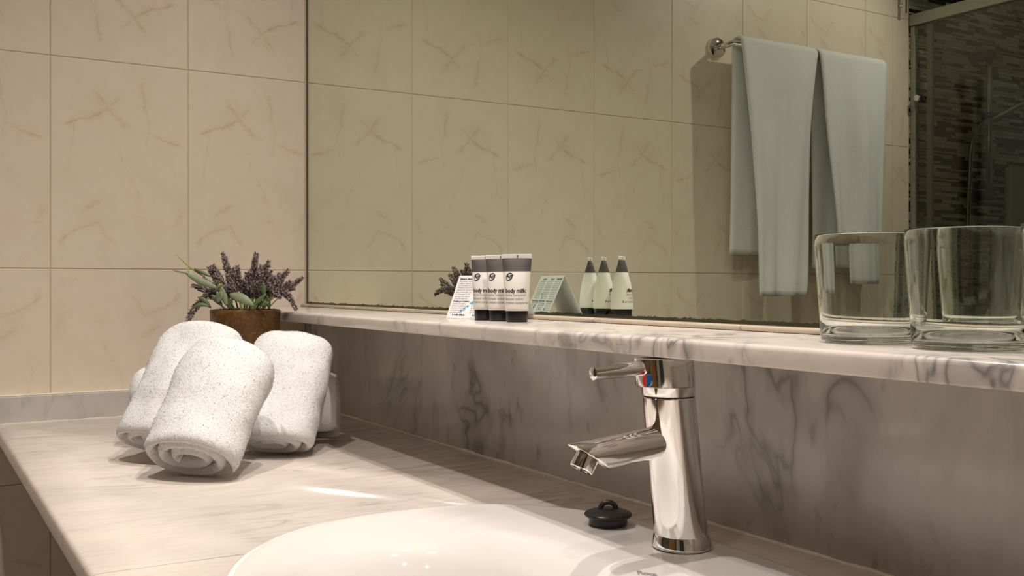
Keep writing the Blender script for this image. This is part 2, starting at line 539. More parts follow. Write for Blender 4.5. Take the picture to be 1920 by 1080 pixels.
# shower mosaic of thin stone strips on the same wall beyond the screen
bm = bmesh.new()
rnd = random.Random(5)
z = -.10; rowh = .0112
while z < ZC - .02:
    y = -1.966 - rnd.random() * .02
    yy = -1.966
    while yy > YB + .005:
        L = rnd.choice([.045, .07, .09, .12])
        y2 = max(YB + .002, yy - L)
        hh = rowh * (1 if rnd.random() < .75 else .55)
        px = rnd.uniform(-.0012, .0020)
        v = [bm.verts.new(p) for p in ((-.0025, yy, z), (-.0025, y2, z), (-.0025, y2, z + hh), (-.0025, yy, z + hh),
                                       (px, yy - .0004, z + .0004), (px, y2 + .0004, z + .0004), (px, y2 + .0004, z + hh - .0006), (px, yy - .0004, z + hh - .0006))]
        for f in ((4, 7, 6, 5), (0, 4, 5, 1), (3, 2, 6, 7), (0, 3, 7, 4), (1, 5, 6, 2)):
            bm.faces.new([v[i] for i in f])
        yy = y2
    z += rowh
bmesh.ops.recalc_face_normals(bm, faces=bm.faces)
mo = bm_obj('mosaic_strips', bm, M['mosaic'], wl); mo['kind'] = 'stuff'

# marble splash under the shelf, low marble upstand on the left wall
t1 = structure('trim_1', box_bm(0.0, 2.62, 0, .011, -.03, .20), M['splash'])
tag(t1, 'dark veined marble splash panel behind the tap, under the shelf')
t2 = structure('trim_2', box_bm(0.0, .0199, -.592, -.0005, 0.0, .049, .0015, 2), M['upstand'])
tag(t2, 'low marble upstand along the left wall, on the counter')
seal = bm_obj('sealant_bead', box_bm(.0, .0185, -.592, -.002, .049, .0512, .0008, 1), M['sealant'], t2)
# narrow ceramic trim pieces under the mirror
ZST, ZSB, YSF = .2068, .1895, -.166
t3 = structure('trim_3', box_bm(.0005, 2.62, -.001, .0105, ZST + .0002, .2125), M['grout'])
tag(t3, 'strip of narrow beige ceramic trim between mirror and shelf')
x0 = .0015; edges = [.0495 + .2529 * k for k in range(0, 11)]
for xe in edges:
    xe = min(xe, 2.62)
    if xe - x0 > .01:
        bm = box_bm(x0 + .0006, xe - .0006, -.0125, -.001, ZST + .0002, .2128, .0022, 2)
        smooth_angle(bm_obj('trim_tile', bm, M['trim_tile'], t3), 50)
    x0 = xe

# mirror
mr = empty('wall_mirror', (0, .0027, .2135), 'huge frameless wall mirror with worn lower edge above the marble shelf', 'mirror')
bm_obj('mirror_glass', box_bm(.0035, 2.62, 0, .0045, 0, ZC - .2135 - .001), M['mirror'], mr)
bm_obj('mirror_edge', box_bm(.0005, .0034, -.0008, .0045, 0, ZC - .2135 - .001), M['mirror_edge'], mr)
bm_obj('mirror_edge', box_bm(.0035, 2.62, -.0006, .0045, -.0012, -.0001), M['mirror_edge'], mr)

# ------------------------------------------------------------------ marble shelf
bm = box_bm(.0005, 2.62, YSF, -.0005, ZSB, ZST)
es = [e for e in bm.edges if abs(e.verts[0].co.y - YSF) < 1e-5 and abs(e.verts[1].co.y - YSF) < 1e-5 and abs(e.verts[0].co.z - e.verts[1].co.z) < 1e-5]
top = [e for e in es if e.verts[0].co.z > .2]; bot = [e for e in es if e.verts[0].co.z < .2]
bmesh.ops.bevel(bm, geom=top, offset=.0045, segments=5, profile=.5, affect='EDGES')
bot = [e for e in bm.edges if abs(e.verts[0].co.z - ZSB) < 1e-5 and abs(e.verts[1].co.z - ZSB) < 1e-5 and abs(e.verts[0].co.y - YSF) < 1e-5 and abs(e.verts[1].co.y - YSF) < 1e-5]
bmesh.ops.bevel(bm, geom=bot, offset=.0018, segments=3, profile=.5, affect='EDGES')
sh = smooth_angle(bm_obj('marble_shelf', bm, M['shelf']), 50)
tag(sh, 'long pale marble shelf with grey veins running under the mirror', 'shelf')

# ------------------------------------------------------------------ counter
YCF = -.5928; TC = .0255; XSEAM = 1.1205
ct = empty('countertop', (0, 0, 0), 'pale veined marble vanity counter carrying the white basin', 'countertop')
def round_front(bm):
    es = [e for e in bm.edges if all(abs(v.co.y - YCF) < 1e-5 for v in e.verts) and abs(e.verts[0].co.z - e.verts[1].co.z) < 1e-5]
    bmesh.ops.bevel(bm, geom=es, offset=.006, segments=4, profile=.5, affect='EDGES')
bm = box_bm(0.0005, XSEAM - .0005, YCF, -.0005, -TC, 0); 
# basin shape
SX, SY = 1.352, -.292
def basin_outline(s, k=96, back=.224, front=.235, a=.292, shift=0.0):
    pts = []
    for i in range(k):
        th = 2 * math.pi * i / k
        c, sn = math.cos(th), math.sin(th)
        e = 2 / 2.55 if sn > 0 else 2 / 2.1
        x = a * math.copysign(abs(c) ** (e if sn > 0 else 2 / 2.1), c)
        y = (back if sn > 0 else front) * math.copysign(abs(sn) ** e, sn)
        pts.append((SX + x * s, SY + y * s + shift))
    return pts
# left slab and right slab, both cut around the basin by a boolean
def slab(name, x0, x1):
    bm = box_bm(x0, x1, YCF, -.0005, -TC, 0); round_front(bm)
    return smooth_angle(bm_obj(name, bm, M['counter'], ct), 50)
s1 = slab('slab', .0005, XSEAM - .0004); s2 = slab('slab', XSEAM + .0004, 2.62)
cut_me = grid_mesh('cutter', [[Vector((x, y, z)) for x, y in basin_outline(.955)] for z in (-.2, .2)], closed_u=True, cap0=True, cap1=True)
cutter = bpy.data.objects.new('cutter', cut_me); COL.objects.link(cutter)
bpy.context.view_layer.update()
for s in (s1, s2):
    md = s.modifiers.new('cut', 'BOOLEAN'); md.object = cutter; md.operation = 'DIFFERENCE'; md.solver = 'EXACT'
dg = bpy.context.evaluated_depsgraph_get(); dg.update()
for s in (s1, s2):
    me = bpy.data.meshes.new_from_object(s.evaluated_get(dg)); s.modifiers.clear(); s.data = me
bpy.data.objects.remove(cutter)
# sealant along the back of the counter, irregular bead
pts = []; rads = []
rr = random.Random(3)
for i in range(150):
    x = .02 + 2.59 * i / 149
    pts.append((x, -.0012 + rr.uniform(-.0004, .0004), .0003)); rads.append(.0025 + rr.uniform(-.0008, .0008))
link_obj('sealant_bead', tube_along('sealant_bead', pts, rads, 6), M['sealant'], ct)
pts = [(.0205, -.005 - .585 * i / 40, .0002) for i in range(41)]
link_obj('sealant_bead', tube_along('sealant_bead', pts, [.0013 + rr.uniform(-.0004, .0005) for _ in pts], 6), M['sealant'], ct)

# ------------------------------------------------------------------ basin
rings = []
def ring(s, z, shift=0.0, zback=None):
    o = basin_outline(s, shift=shift)
    out = []
    for (x, y) in o:
        zz = z
        if zback is not None:
            w = max(0.0, min(1.0, (y - (SY + .04)) / .12)); w = w * w * (3 - 2 * w)
            zz = z * (1 - w) + zback * w
        out.append(Vector((x, y, zz)))
    return out
def inner(s, z, cyy=-.347, ax=.215, ay=.127, n=96):
    out = []
    for i in range(n):
        th = 2 * math.pi * i / n
        e = .88
        c, sn = math.cos(th), math.sin(th)
        out.append(Vector((SX + ax * s * math.copysign(abs(c) ** e, c), cyy + ay * s * math.copysign(abs(sn) ** e, sn), z)))
    return out
rings.append(ring(.93, -.03)); rings.append(ring(.93, .0003)); rings.append(ring(.985, .0003)); rings.append(ring(.996, .0012)); rings.append(ring(1.0, .0035))
rings.append(ring(.997, .0068)); rings.append(ring(.988, .0090)); rings.append(ring(.972, .0098)); rings.append(ring(.945, .0088, 0, .0095))
A = ring(.945, .0088, 0, .0095); B = inner(1.0, -.010)
for t in (.25, .5, .72, .88):
    row = []
    for a, b in zip(A, B):
        p = a.lerp(b, t)
        # flat tap ledge at the back, dished flange elsewhere
        w = max(0.0, min(1.0, (p.y - (SY + .015)) / .05)); w = w * w * (3 - 2 * w)
        zs = .0088 + (-.010 - .0088) * (t ** 1.25)
        zf = .0093 - .0035 * max(0, t - .6) / .4
        p.z = zs * (1 - w) + zf * w
        row.append(p)
    rings.append(row)
for s, z in ((1.0, -.0115), (.965, -.0185), (.92, -.031), (.86, -.055), (.78, -.082), (.66, -.106), (.5, -.122), (.32, -.130), (.14, -.133), (.05, -.1335)):
    rings.append(inner(s, z))
me = grid_mesh('basin', rings, closed_u=True, cap1=True)
basin = empty('wash_basin', (SX, SY, 0), 'white oval ceramic wash basin set into the marble counter', 'basin')
for v in me.vertices: v.co -= Vector((SX, SY, 0))
bowl = link_obj('bowl', me, M['ceramic'], basin)
sd = bowl.modifiers.new('sub', 'SUBSURF'); sd.levels = 1; sd.render_levels = 2
# maker's word in grey print on the ledge in front of the tap
def roca_fn(u, v):
    ang = R_(26)
    x = 1.3834 + u * math.cos(ang) + v * -.95; y = -.1965 + u * math.sin(ang) + v * .60
    return Vector((x - SX, y - SY, .0088))
M['logo_grey'] = plain('grey_logo_print', (.30, .29, .29), .4)
lg = link_obj('printed_word', text_mesh('Roca', .0105, roca_fn, bold=.00035, spacing=.85), M['logo_grey'], basin)
BASIN_LG = lg
link_obj('drain', lathe('drain', [(.021, -.1300), (.0205, -.1285), (.016, -.1285), (.013, -.131)], 32, lambda p: p + Vector((0, -.335 - SY, 0)), cap1=True), M['chrome'], basin)

# ------------------------------------------------------------------ tap
FX, FY, FZ = 1.3426, -.1118, .0095
tap = empty('basin_tap', (FX, FY, FZ), 'polished chrome single-lever mixer tap standing on the basin ledge', 'tap')
lean = math.atan2(.0183, .1597)
def lean_fn(p):  # local coords: z up along the leaning body
    return Vector((p.x, p.y - math.tan(lean) * p.z, p.z))
HB = .1405   # body height up to the groove
me = lathe('body', [(.0250, .006), (.0248, .03), (.0246, .08), (.0244, HB - .004), (.0244, HB - .0010), (.0239, HB)], 64, lean_fn, cap0=True, cap1=True)
smooth_angle(link_obj('body', me, M['chrome'], tap), 20)
me = lathe('base_ring', [(.026, 0), (.0272, .0004), (.0281, .0014), (.0281, .0022), (.0278, .0034), (.0257, .0115), (.0250, .0128), (.02, .0128)], 64, lambda p: Vector((p.x, p.y - math.tan(lean) * p.z, p.z)), cap0=True, cap1=True)
smooth_angle(link_obj('base_ring', me, M['chrome'], tap), 25)
me = lathe('groove', [(.0232, HB - .002), (.0232, HB + .002)], 48, lean_fn, cap0=True, cap1=True)
link_obj('groove', me, M['dark_plastic'], tap)
me = lathe('collar', [(.0236, HB + .0010), (.0246, HB + .0016), (.0248, HB + .0095), (.0250, HB + .0100)], 64, lean_fn, cap0=True, cap1=True)
smooth_angle(link_obj('collar', me, M['chrome'], tap), 40)
# head: round at the back, drawn out to a flat nose where the lever leaves
def head_ring(grow, z):
    out = []
    for k in range(72):
        a = 2 * math.pi * k / 72
        x, y = math.cos(a), math.sin(a)
        rx = .0256; ry = .0256 if y > 0 else .0302
        e = 1.0 if y > 0 else .78
        out.append(lean_fn(Vector((math.copysign(abs(x) ** (1.0 if y > 0 else .9), x) * (rx + grow), math.copysign(abs(y) ** e, y) * (ry + grow), z))))
    return out
z0 = HB + .0100
rows = [head_ring(-.0010, z0), head_ring(0, z0 + .0010), head_ring(0, z0 + .0014), head_ring(0, z0 + .0240), head_ring(-.0003, z0 + .0255), head_ring(-.0014, z0 + .0266), head_ring(-.012, z0 + .0272), head_ring(-.022, z0 + .0275)]
smooth_angle(link_obj('head', grid_mesh('head', rows, closed_u=True, cap0=True, cap1=True), M['chrome'], tap), 28)
hy = -math.tan(lean) * (z0 + .02)
la = Vector((0, hy - .024, z0 + .0178)); lb = Vector((0, hy - .0830, z0 + .0148))
dl = (lb - la).normalized()
me = tube_along('lever', [la, la + dl * .002, lb - dl * .002, lb - dl * .0008, lb], [.0072, .0070, .0060, .0058, .0046], 28)
smooth_angle(link_obj('lever', me, M['chrome'], tap), 40)
# red/blue temperature dot on the nose
dot = Vector((.0095, hy - .0296, z0 + .0068))
nrm = Vector((.55, -.83, 0)).normalized(); tx = Vector((0, 0, 1)).cross(nrm).normalized()
def half_disc(side, name, mat):
    bm = bmesh.new()
    v = [bm.verts.new(dot + nrm * .0012 + (tx * math.cos(a) * .0042 + Vector((0, 0, 1)) * math.sin(a) * .0056)) for a in [(-math.pi / 2 + math.pi * k / 12) if side > 0 else (math.pi / 2 + math.pi * k / 12) for k in range(13)]]
    f = bm.faces.new(v)
    g = bmesh.ops.extrude_face_region(bm, geom=[f])
    for e in g['geom']:
        if isinstance(e, bmesh.types.BMVert): e.co -= nrm * .003
    bmesh.ops.recalc_face_normals(bm, faces=bm.faces)
    return bm_obj(name, bm, mat, tap)
half_disc(1, 'blue_dot', M['blue']); half_disc(-1, 'red_dot', M['red'])
# spout with slanted end and aerator
sa = Vector((0, -.009, .1015)); sb = Vector((0, -.135, .0907))
me = tube_along('spout', [sa, sa.lerp(sb, .3), sa.lerp(sb, .6), sa.lerp(sb, .8), sb], [.0147, .0146, .0143, .0141, .0139], 48)
bm = bmesh.new(); bm.from_mesh(me)
cn = Vector((0, -.53, -.85)).normalized(); cp = Vector((0, -.1075, .0930))
bmesh.ops.bisect_plane(bm, geom=bm.verts[:] + bm.edges[:] + bm.faces[:], plane_co=cp, plane_no=cn, clear_outer=True)
be = [e for e in bm.edges if e.is_boundary]
bmesh.ops.contextual_create(bm, geom=be)
bmesh.ops.recalc_face_normals(bm, faces=bm.faces)
rim = [e for e in bm.edges if all(abs((v.co - cp).dot(cn)) < 1e-5 for v in e.verts)]
bmesh.ops.bevel(bm, geom=rim, offset=.0012, segments=2, profile=.5, affect='EDGES')
bm.to_mesh(me); bm.free()
smooth_angle(link_obj('spout', me, M['chrome'], tap), 35)
q = cn.to_track_quat('Z', 'Y').to_matrix()
ac = cp + Vector((0, -.0005, -.0003))
me = lathe('aerator', [(.0110, -.002), (.0111, .0110), (.0107, .0122), (.0097, .0125), (.0095, .0108), (.004, .0108)], 40, lambda p: q @ p + ac, cap0=True, cap1=True)
smooth_angle(link_obj('aerator', me, M['chrome'], tap), 40)

# ------------------------------------------------------------------ black rubber plug on the ledge
PX, PY, PZ = 1.238, -.1195, .0096
plug = empty('sink_plug', (PX, PY, PZ), 'black rubber sink plug with a ring pull lying on the basin rim', 'plug')
me = lathe('stopper', [(.015, 0), (.0188, .0004), (.0195, .0020), (.0196, .0065), (.0200, .0075), (.0232, .0088), (.0243, .0100), (.0243, .0110), (.0232, .0122), (.018, .0146), (.011, .0164), (.004, .0172)], 56, None, cap0=True, cap1=True)
smooth_angle(link_obj('stopper', me, M['rubber'], plug), 45)
pts = []
for k in range(17):
    a = math.pi * k / 16
    pts.append(Vector((math.cos(a) * .0080 * .5165, math.cos(a) * .0080 * .856, .0160 + math.sin(a) * .0068)))
me = tube_along('ring_pull', pts, .0026, 10)
link_obj('ring_pull', me, M['rubber'], plug)

# ------------------------------------------------------------------ tumblers
def tumbler_profile():
    H = .0862; rb = .0378; rt = .0437; th = .0017
    out = [(.0, .0016), (.022, .0014), (.031, .0004), (.0345, 0.0), (.0368, .0009), (rb, .0032)]
    n = 10
    for k in range(1, n + 1):
        z = .0032 + (H - .0012 - .0032) * k / n
        out.append((rb + (rt - rb) * (z - .0032) / (H - .0032), z))
    out += [(rt - .0002, H - .0003), (rt - th / 2, H), (rt - th + .0002, H - .0003)]
    for k in range(n, 0, -1):
        z = .0105 + (H - .0012 - .0105) * k / n
        out.append((rb - th + (rt - rb) * (z - .0032) / (H - .0032), z))
    out += [(rb - th - .0006, .0082), (rb - th - .0030, .0064), (.024, .0056), (.012, .0053), (.0, .0052)]
    return out
def make_tumbler():
    prof = tumbler_profile()
    rows = []
    prof[0] = (.0003, prof[0][1]); prof[-1] = (.0003, prof[-1][1])
    return lathe('tumbler', prof, 96, None, cap0=True, cap1=True)
tm = make_tumbler()
for i, (x, y, lab) in enumerate(((1.5233, -.0726, 'clear glass tumbler of the shelf row standing farthest from the room corner light, nearest the tap and tubes'),
                                 (1.6132, -.0784, 'clear glass tumbler in the middle of the row, between two others'),
                                 (1.7045, -.079, 'clear glass tumbler at the end of the row, cut off by the frame edge'))):
    if i == 0:
        g = link_obj('glass_tumbler', tm, M['glass'])
    else:
        g = g0.copy(); COL.objects.link(g)
    g0 = g if i == 0 else g0
    g.location = (x, y, ZST + .0001); g.rotation_euler = (0, 0, i * .7)
    tag(g, lab, 'glass', 'glass tumblers on the marble shelf')
bpy.data.objects['glass_tumbler']['label'] = 'clear glass tumbler of the shelf row nearest the tubes, first of three'

# ------------------------------------------------------------------ body milk tubes
def tube_dims(z):
    """half width, half thickness of the tube at height z"""
    z0, z1 = .0140, .0790
    v = max(0., min(1., (z - z0) / (z1 - z0)))
    w = .0144 + (.0186 - .0144) * v ** 1.1
    t = .0138 * (1 - v ** 2.1) + .0011
    return w, t
def tube_section(z, grow=0.0, n=40):
    w, t = tube_dims(z)
    return [Vector((math.copysign(abs(math.cos(a)) ** .9, math.cos(a)) * (w + grow), math.copysign(abs(math.sin(a)) ** .9, math.sin(a)) * (t + grow), z)) for a in [2 * math.pi * k / n for k in range(n)]]
def on_tube(u, z, back=False):
    w, t = tube_dims(z)
    c = max(-1, min(1, u / w)); ca = abs(c) ** (1 / .9)
    y = t * max(0, 1 - ca * ca) ** .45 + .00025
    return Vector((u, y if back else -y, z))
def make_tube(label):
    root = empty('lotion_tube', (0, 0, 0), label, 'tube', 'body milk tubes on the shelf')
    zs = [.0140 + (.0628 - .0140) * k / 12 for k in range(13)]
    link_obj('body', grid_mesh('body', [tube_section(z) for z in zs], closed_u=True, cap0=True), M['tube_white'], root)
    zs = [.0628 + (.0790 - .0628) * k / 6 for k in range(7)]
    link_obj('dark_band', grid_mesh('dark_band', [tube_section(z, .0001) for z in zs], closed_u=True), M['tube_grey'], root)
    bm = box_bm(-.0188, .0188, -.0009, .0009, .0788, .0840, .0004, 1)
    crimp = bm_obj('crimp', bm, M['tube_white'], root)
    bm_obj('notch_mark', box_bm(.0005, .0020, -.00125, -.0008, .0800, .0832), M['ink_grey'], crimp)
    rows = []
    for r, z in ((.0120, 0), (.0131, .0004), (.0134, .0015), (.0139, .0130), (.0137, .0141), (.0128, .0145)):
        rows.append([Vector((r * math.cos(2 * math.pi * k / 40), r * .98 * math.sin(2 * math.pi * k / 40), z)) for k in range(40)])
    smooth_angle(link_obj('cap', grid_mesh('cap', rows, closed_u=True, cap0=True, cap1=True), M['black_cap'], root), 40)
    # print on the front
    f = lambda du, dz: (lambda u, v: on_tube(du + u, dz + v))
    link_obj('lettering', text_mesh('body milk', .0066, f(-.0128, .0368), bold=.00022, spacing=.96), M['ink'], root)
    ms = [text_mesh('leche corporal', .0043, f(-.0126, .0322)), text_mesh('körper milch', .0043, f(-.0126, .0274)),
          text_mesh('crème corporal', .0043, f(-.0124, .0226))]
    link_obj('small_lettering', join_meshes('small_lettering', ms), M['ink_grey'], root)
    # ring emblem with slanted letters
    bm = bmesh.new()
    cx, cz = -.0082, .0562
    for a0, a1 in ((20, 200), (215, 385)):
        prev = None
        for k in range(17):
            a = R_(a0 + (a1 - a0) * k / 16)
            tk = .0004 + .0011 * math.sin(math.pi * k / 16)
            ro, ri = .0050, .0050 - tk
            sl = lambda r: (cx + r * math.cos(a) * .88 + r * math.sin(a) * .22, cz + r * math.sin(a))
            pr = [bm.verts.new(on_tube(*sl(ro))), bm.verts.new(on_tube(*sl(ri)))]
            if prev: bm.faces.new((prev[0], pr[0], pr[1], prev[1]))
            prev = pr
    me = bpy.data.meshes.new('e'); bm.to_mesh(me); bm.free()
    m2 = text_mesh('NT', .0060, f(-.0119, .0541), bold=.0003, shear=.3, spacing=.8)
    link_obj('emblem', join_meshes('emblem', [me, m2]), M['ink'], root)
    # small marks on the back
    fb = lambda du, dz: (lambda u, v: on_tube(-(du + u), dz + v, True))
    ms = [text_mesh('e', .0052, fb(.0072, .0180))]
    link_obj('back_mark', join_meshes('back_mark', ms), M['ink_grey'], root)
    return root
def kids(o): return [c for c in bpy.data.objects if c.parent == o]
def copy_tree(o, parent=None):
    c = o.copy(); COL.objects.link(c); c.parent = parent
    if parent is not None: c.matrix_parent_inverse = o.matrix_parent_inverse
    for k in kids(o): copy_tree(k, c)
    return c
tube0 = make_tube('white body milk tube with black cap, first of the three, beside the card')
spots = [((.9175, -.0815), 43, None),
         ((.9525, -.0795), 45, 'white body milk tube with black cap, in the middle of the three'),
         ((.9935, -.0790), 50, 'white body milk tube with black cap, in front, its whole name readable')]
for i, ((x, y), a, lab) in enumerate(spots):
    o = tube0 if i == 0 else copy_tree(tube0)
    o.location = (x, y, ZST + .0001); o.rotation_euler = (0, 0, R_(a))
    if lab: o['label'] = lab
bpy.context.view_layer.update()

# ------------------------------------------------------------------ tent card
CRD = math.atan2(.0344, .1119)
card = empty('tent_card', (.818, -.0655, ZST + .0003), 'white folded tent card of small printed text behind the tubes', 'card', None, CRD)
# local: x along ridge, y across, ridge at y = 0 height .0585, feet at y = -/+ half spread
CL, CHT, CS = .117, .0585, .0265
def panel_pt(side, u, v, off=0.0):
    """u along the ridge from its far end, v measured down the slope from the ridge"""
    sl = math.hypot(CHT, CS)
    d = Vector((0, side * CS, -CHT)) / sl
    n = Vector((0, side * CHT, CS)) / sl
    return Vector((u, 0, CHT)) + d * v + n * off
SL = math.hypot(CHT, CS)
for side in (-1, 1):
    bm = bmesh.new()
    a = [panel_pt(side, u, v, o) for o in (0, .0005) for u, v in ((0, 0), (CL, 0), (CL, SL), (0, SL))]
    vs_ = [bm.verts.new(p) for p in a]
    for f in ((0, 1, 2, 3), (7, 6, 5, 4), (0, 4, 5, 1), (1, 5, 6, 2), (2, 6, 7, 3), (3, 7, 4, 0)): bm.faces.new([vs_[i] for i in f])
    bmesh.ops.recalc_face_normals(bm, faces=bm.faces)
    pn = bm_obj('panel', bm, M['card'], card)
    f = lambda du, dv: ((lambda u, v: panel_pt(side, du + u, dv - v, .0008)) if side < 0 else (lambda u, v: panel_pt(side, CL - du - u, dv - v, .0008)))
    L1 = ['Ha pensado cuántas', 'toallas se lavan al día', 'en los hoteles de todo', 'el mundo y la enorme', 'cantidad de detergente', 'que es necesaria, con', 'la contaminación del', 'agua que ello supone', 'al medio ambiente.']
    L2 = ['devolver la toalla a', 'la barra, la utilizará', 'de nuevo. Si la deja', 'en la bañera significa', 'que desea que la', 'cambiemos.']
    for col in range(3):
        du = .004 + col * .0375
        bold = [text_mesh('Estimado cliente:' if col == 0 else ('Dear guest:' if col == 1 else 'Cher client:'), .0036, f(du, .0062), bold=.00012, res=1),
                text_mesh('Decida por sí mismo:', .0036, f(du, .0400), bold=.00012, res=1),
                text_mesh('la toalla utilizada', .0036, f(du + .006, .0600), bold=.00012, res=1)]
        thin = [text_mesh(s, .0034, f(du, .0097 + .00325 * k), res=1) for k, s in enumerate(L1)]
        thin += [text_mesh(s, .0034, f(du, .0433 + .00325 * k), res=1) for k, s in enumerate(L2[:5])]
        for bme in bold: link_obj('heading', bme, M['ink'], pn)
        link_obj('paragraph', join_meshes('paragraph', thin), M['ink_grey'], pn)
    # loose cyan brush marks
    bm = bmesh.new()
    rr = random.Random(4 + side)
    for (u, v) in ((.030, .049), (.024, .053), (.034, .046), (.040, .041), (.045, .028), (.062, .050), (.052, .035), (.075, .044), (.088, .051)):
        pts_ = []
        for k in range(9):
            a = 2 * math.pi * k / 9
            rd = rr.uniform(.0010, .0024)
            uu, vv = u + 1.5 * rd * math.cos(a), v + rd * math.sin(a) * 1.1
            pts_.append(bm.verts.new(panel_pt(side, uu, vv, .0007)))
        bm.faces.new(pts_)
    bm_obj('cyan_marks', bm, M['ink_cyan'], pn)

# ------------------------------------------------------------------ rolled hand towels
def rolled_towel(name, label, base, yaw, tilt, side, L, a, b, turns=2.6, taper=(1.0, .95), seed=0, fuzz=26000, flap=.0, spin=0.0, droop=0.0):
    """roll of thick terry. base = centre of the low end, yaw/tilt = axis direction (tilt above the horizontal),
    side = roll of the flat section about the axis, a/b = half width / half thickness"""
    root = empty(name, base, label, 'towel', 'rolled hand towels on the counter')
    ax = Vector((math.cos(R_(yaw)) * math.cos(R_(tilt)), math.sin(R_(yaw)) * math.cos(R_(tilt)), math.sin(R_(tilt))))
    w = Vector((-math.sin(R_(yaw)), math.cos(R_(yaw)), 0))
    n = ax.cross(w) * -1
    if n.z < 0: n = -n
    cs, sn = math.cos(R_(side)), math.sin(R_(side))
    w, n = w * cs + n * sn, n * cs - w * sn
    nt, nl = 150, 26
    th = .0135                         # sheet thickness (doubled terry)
    off = Vector((seed * 3.7, seed * 1.3, seed * 2.1))
    def pos(t, s, layer):
        """t 0..1 along the spiral, s 0..1 along the axis, layer -1 inner / 1 outer"""
        ang = spin + 2 * math.pi * turns * t
        rho = .24 + .76 * t            # relative radius of sheet middle
        k = taper[0] + (taper[1] - taper[0]) * s
        k *= 1 - .16 * max(0., 1 - (1 - s) * L / .04) ** 2
        aa, bb = (a * rho) * k, (b * (.18 + .82 * t)) * k
        # gathered, softly lumpy outline
        c, sI = math.cos(ang), math.sin(ang)
        e = .93
        x = math.copysign(abs(c) ** e, c); y = math.copysign(abs(sI) ** e, sI)
        p = Vector((x * aa, y * bb, 0))
        nn = Vector((x / max(aa, .004), y / max(bb, .004), 0)); nn.normalize()
        rt = 1.0
        edge = min(s, 1 - s) * L
        if edge < .010: rt = math.sqrt(max(0., 1 - (1 - edge / .010) ** 2))
        hth = th * .5 * (.35 + .65 * rt) * (1 - .75 * max(0., (t - .965) / .035))
        p += nn * (layer * hth)
        tele = (noise.noise(Vector((t * 5.5, seed * 5.1, 1.0 if s > .5 else 7.0))) * .007) * (1 if s > .5 else -1) * abs(2 * s - 1)
        q = ax * (s * L + tele) + w * p.x + n * p.y
        lump = noise.noise(q * 16 + off) * .0055 + noise.noise(q * 38 + off) * .0022
        if layer > 0 and t > 1 - 1.0 / turns - .02: q += (w * nn.x + n * nn.y) * lump
        q += n * (-droop * (2 * s - 1) ** 2)
        return q
    prof = [(k / nl, 1) for k in range(nl + 1)] + [(1 - k / nl, -1) for k in range(nl + 1)]
    rows = []
    for i in range(nt + 1):
        t = i / nt
        rows.append([pos(t, s, l) for s, l in prof])
    me = grid_mesh('roll', rows, closed_u=True, cap0=True, cap1=True)
    bm = bmesh.new(); bm.from_mesh(me)
    bmesh.ops.recalc_face_normals(bm, faces=bm.faces)
    zmin = min(v.co.z for v in bm.verts) + base[2]
    bm.to_mesh(me); bm.free()
    for p in me.polygons: p.use_smooth = True
    root.location.z = base[2] - zmin + .0012
    body = link_obj('roll', me, M['towel'], root)
    # terry pile: short loops standing off the cloth
    rnd = random.Random(seed + 11)
    polys = [p for p in me.polygons if len(p.vertices) == 4]
    areas = []; acc = 0
    for p in polys:
        acc += p.area; areas.append(acc)
    import bisect
    V = [v.co.copy() for v in me.vertices]; N = [v.normal.copy() for v in me.vertices]
    vv, ff, nrm_ = [], [], []
    for _ in range(fuzz):
        p = polys[bisect.bisect(areas, rnd.random() * acc) % len(polys)]
        i0, i1, i2, i3 = p.vertices
        u1, u2 = rnd.random(), rnd.random()
        c = V[i0].lerp(V[i1], u1).lerp(V[i3].lerp(V[i2], u1), u2)
        nn = p.normal
        d = (nn * rnd.uniform(.5, 1.0) + Vector((rnd.gauss(0, .45), rnd.gauss(0, .45), rnd.gauss(0, .45)))).normalized()
        h = rnd.uniform(.0008, .0024)
        sd_ = d.cross(Vector((rnd.gauss(0, 1), rnd.gauss(0, 1), rnd.gauss(0, 1)))).normalized() * rnd.uniform(.00030, .0006)
        if (sd_ * 2).cross(d * h).dot(nn) < 0: sd_ = -sd_
        k = len(vv)
        vv += [tuple(c - sd_ - nn * .0004), tuple(c + sd_ - nn * .0004), tuple(c + d * h)]
        ff.append((k, k + 1, k + 2)); nrm_ += [tuple(nn)] * 3
    pm = bpy.data.meshes.new('pile'); pm.from_pydata(vv, [], ff)
    for p in pm.polygons: p.use_smooth = True
    pm.normals_split_custom_set(nrm_)
    po = link_obj('pile', pm, M['towel'], body); po['kind'] = 'stuff'
    return root

rolled_towel('rolled_towel', 'white rolled hand towel lying down behind the leaning ones, both ends peeping out', (.532, -.135, 0), 243.5, 2, 4,   .318, .048, .054, 2.6, (1.0, 1.10), 5, 20000, spin=1.2)
rolled_towel('rolled_towel', 'white rolled hand towel leaning in front, open spiral end on the counter', (.728, -.418, 0), 137, 46, -3, .176, .065, .043, 2.7, (1.0, 1.10), 1, 30000, spin=5.6)
rolled_towel('rolled_towel', 'white rolled hand towel leaning at the outer side, tallest, nearest the tiled wall', (.572, -.432, 0), 128, 51, 0, .192, .067, .038, 2.6, (1.0, 1.10), 2, 26000, spin=7.2)
rolled_towel('rolled_towel', 'white rolled hand towel leaning on the side of the mirror, against the lying roll', (.613, -.272, 0), 141, 56, 2, .180, .062, .036, 2.6, (.97, 1.08), 3, 26000, spin=7.2)

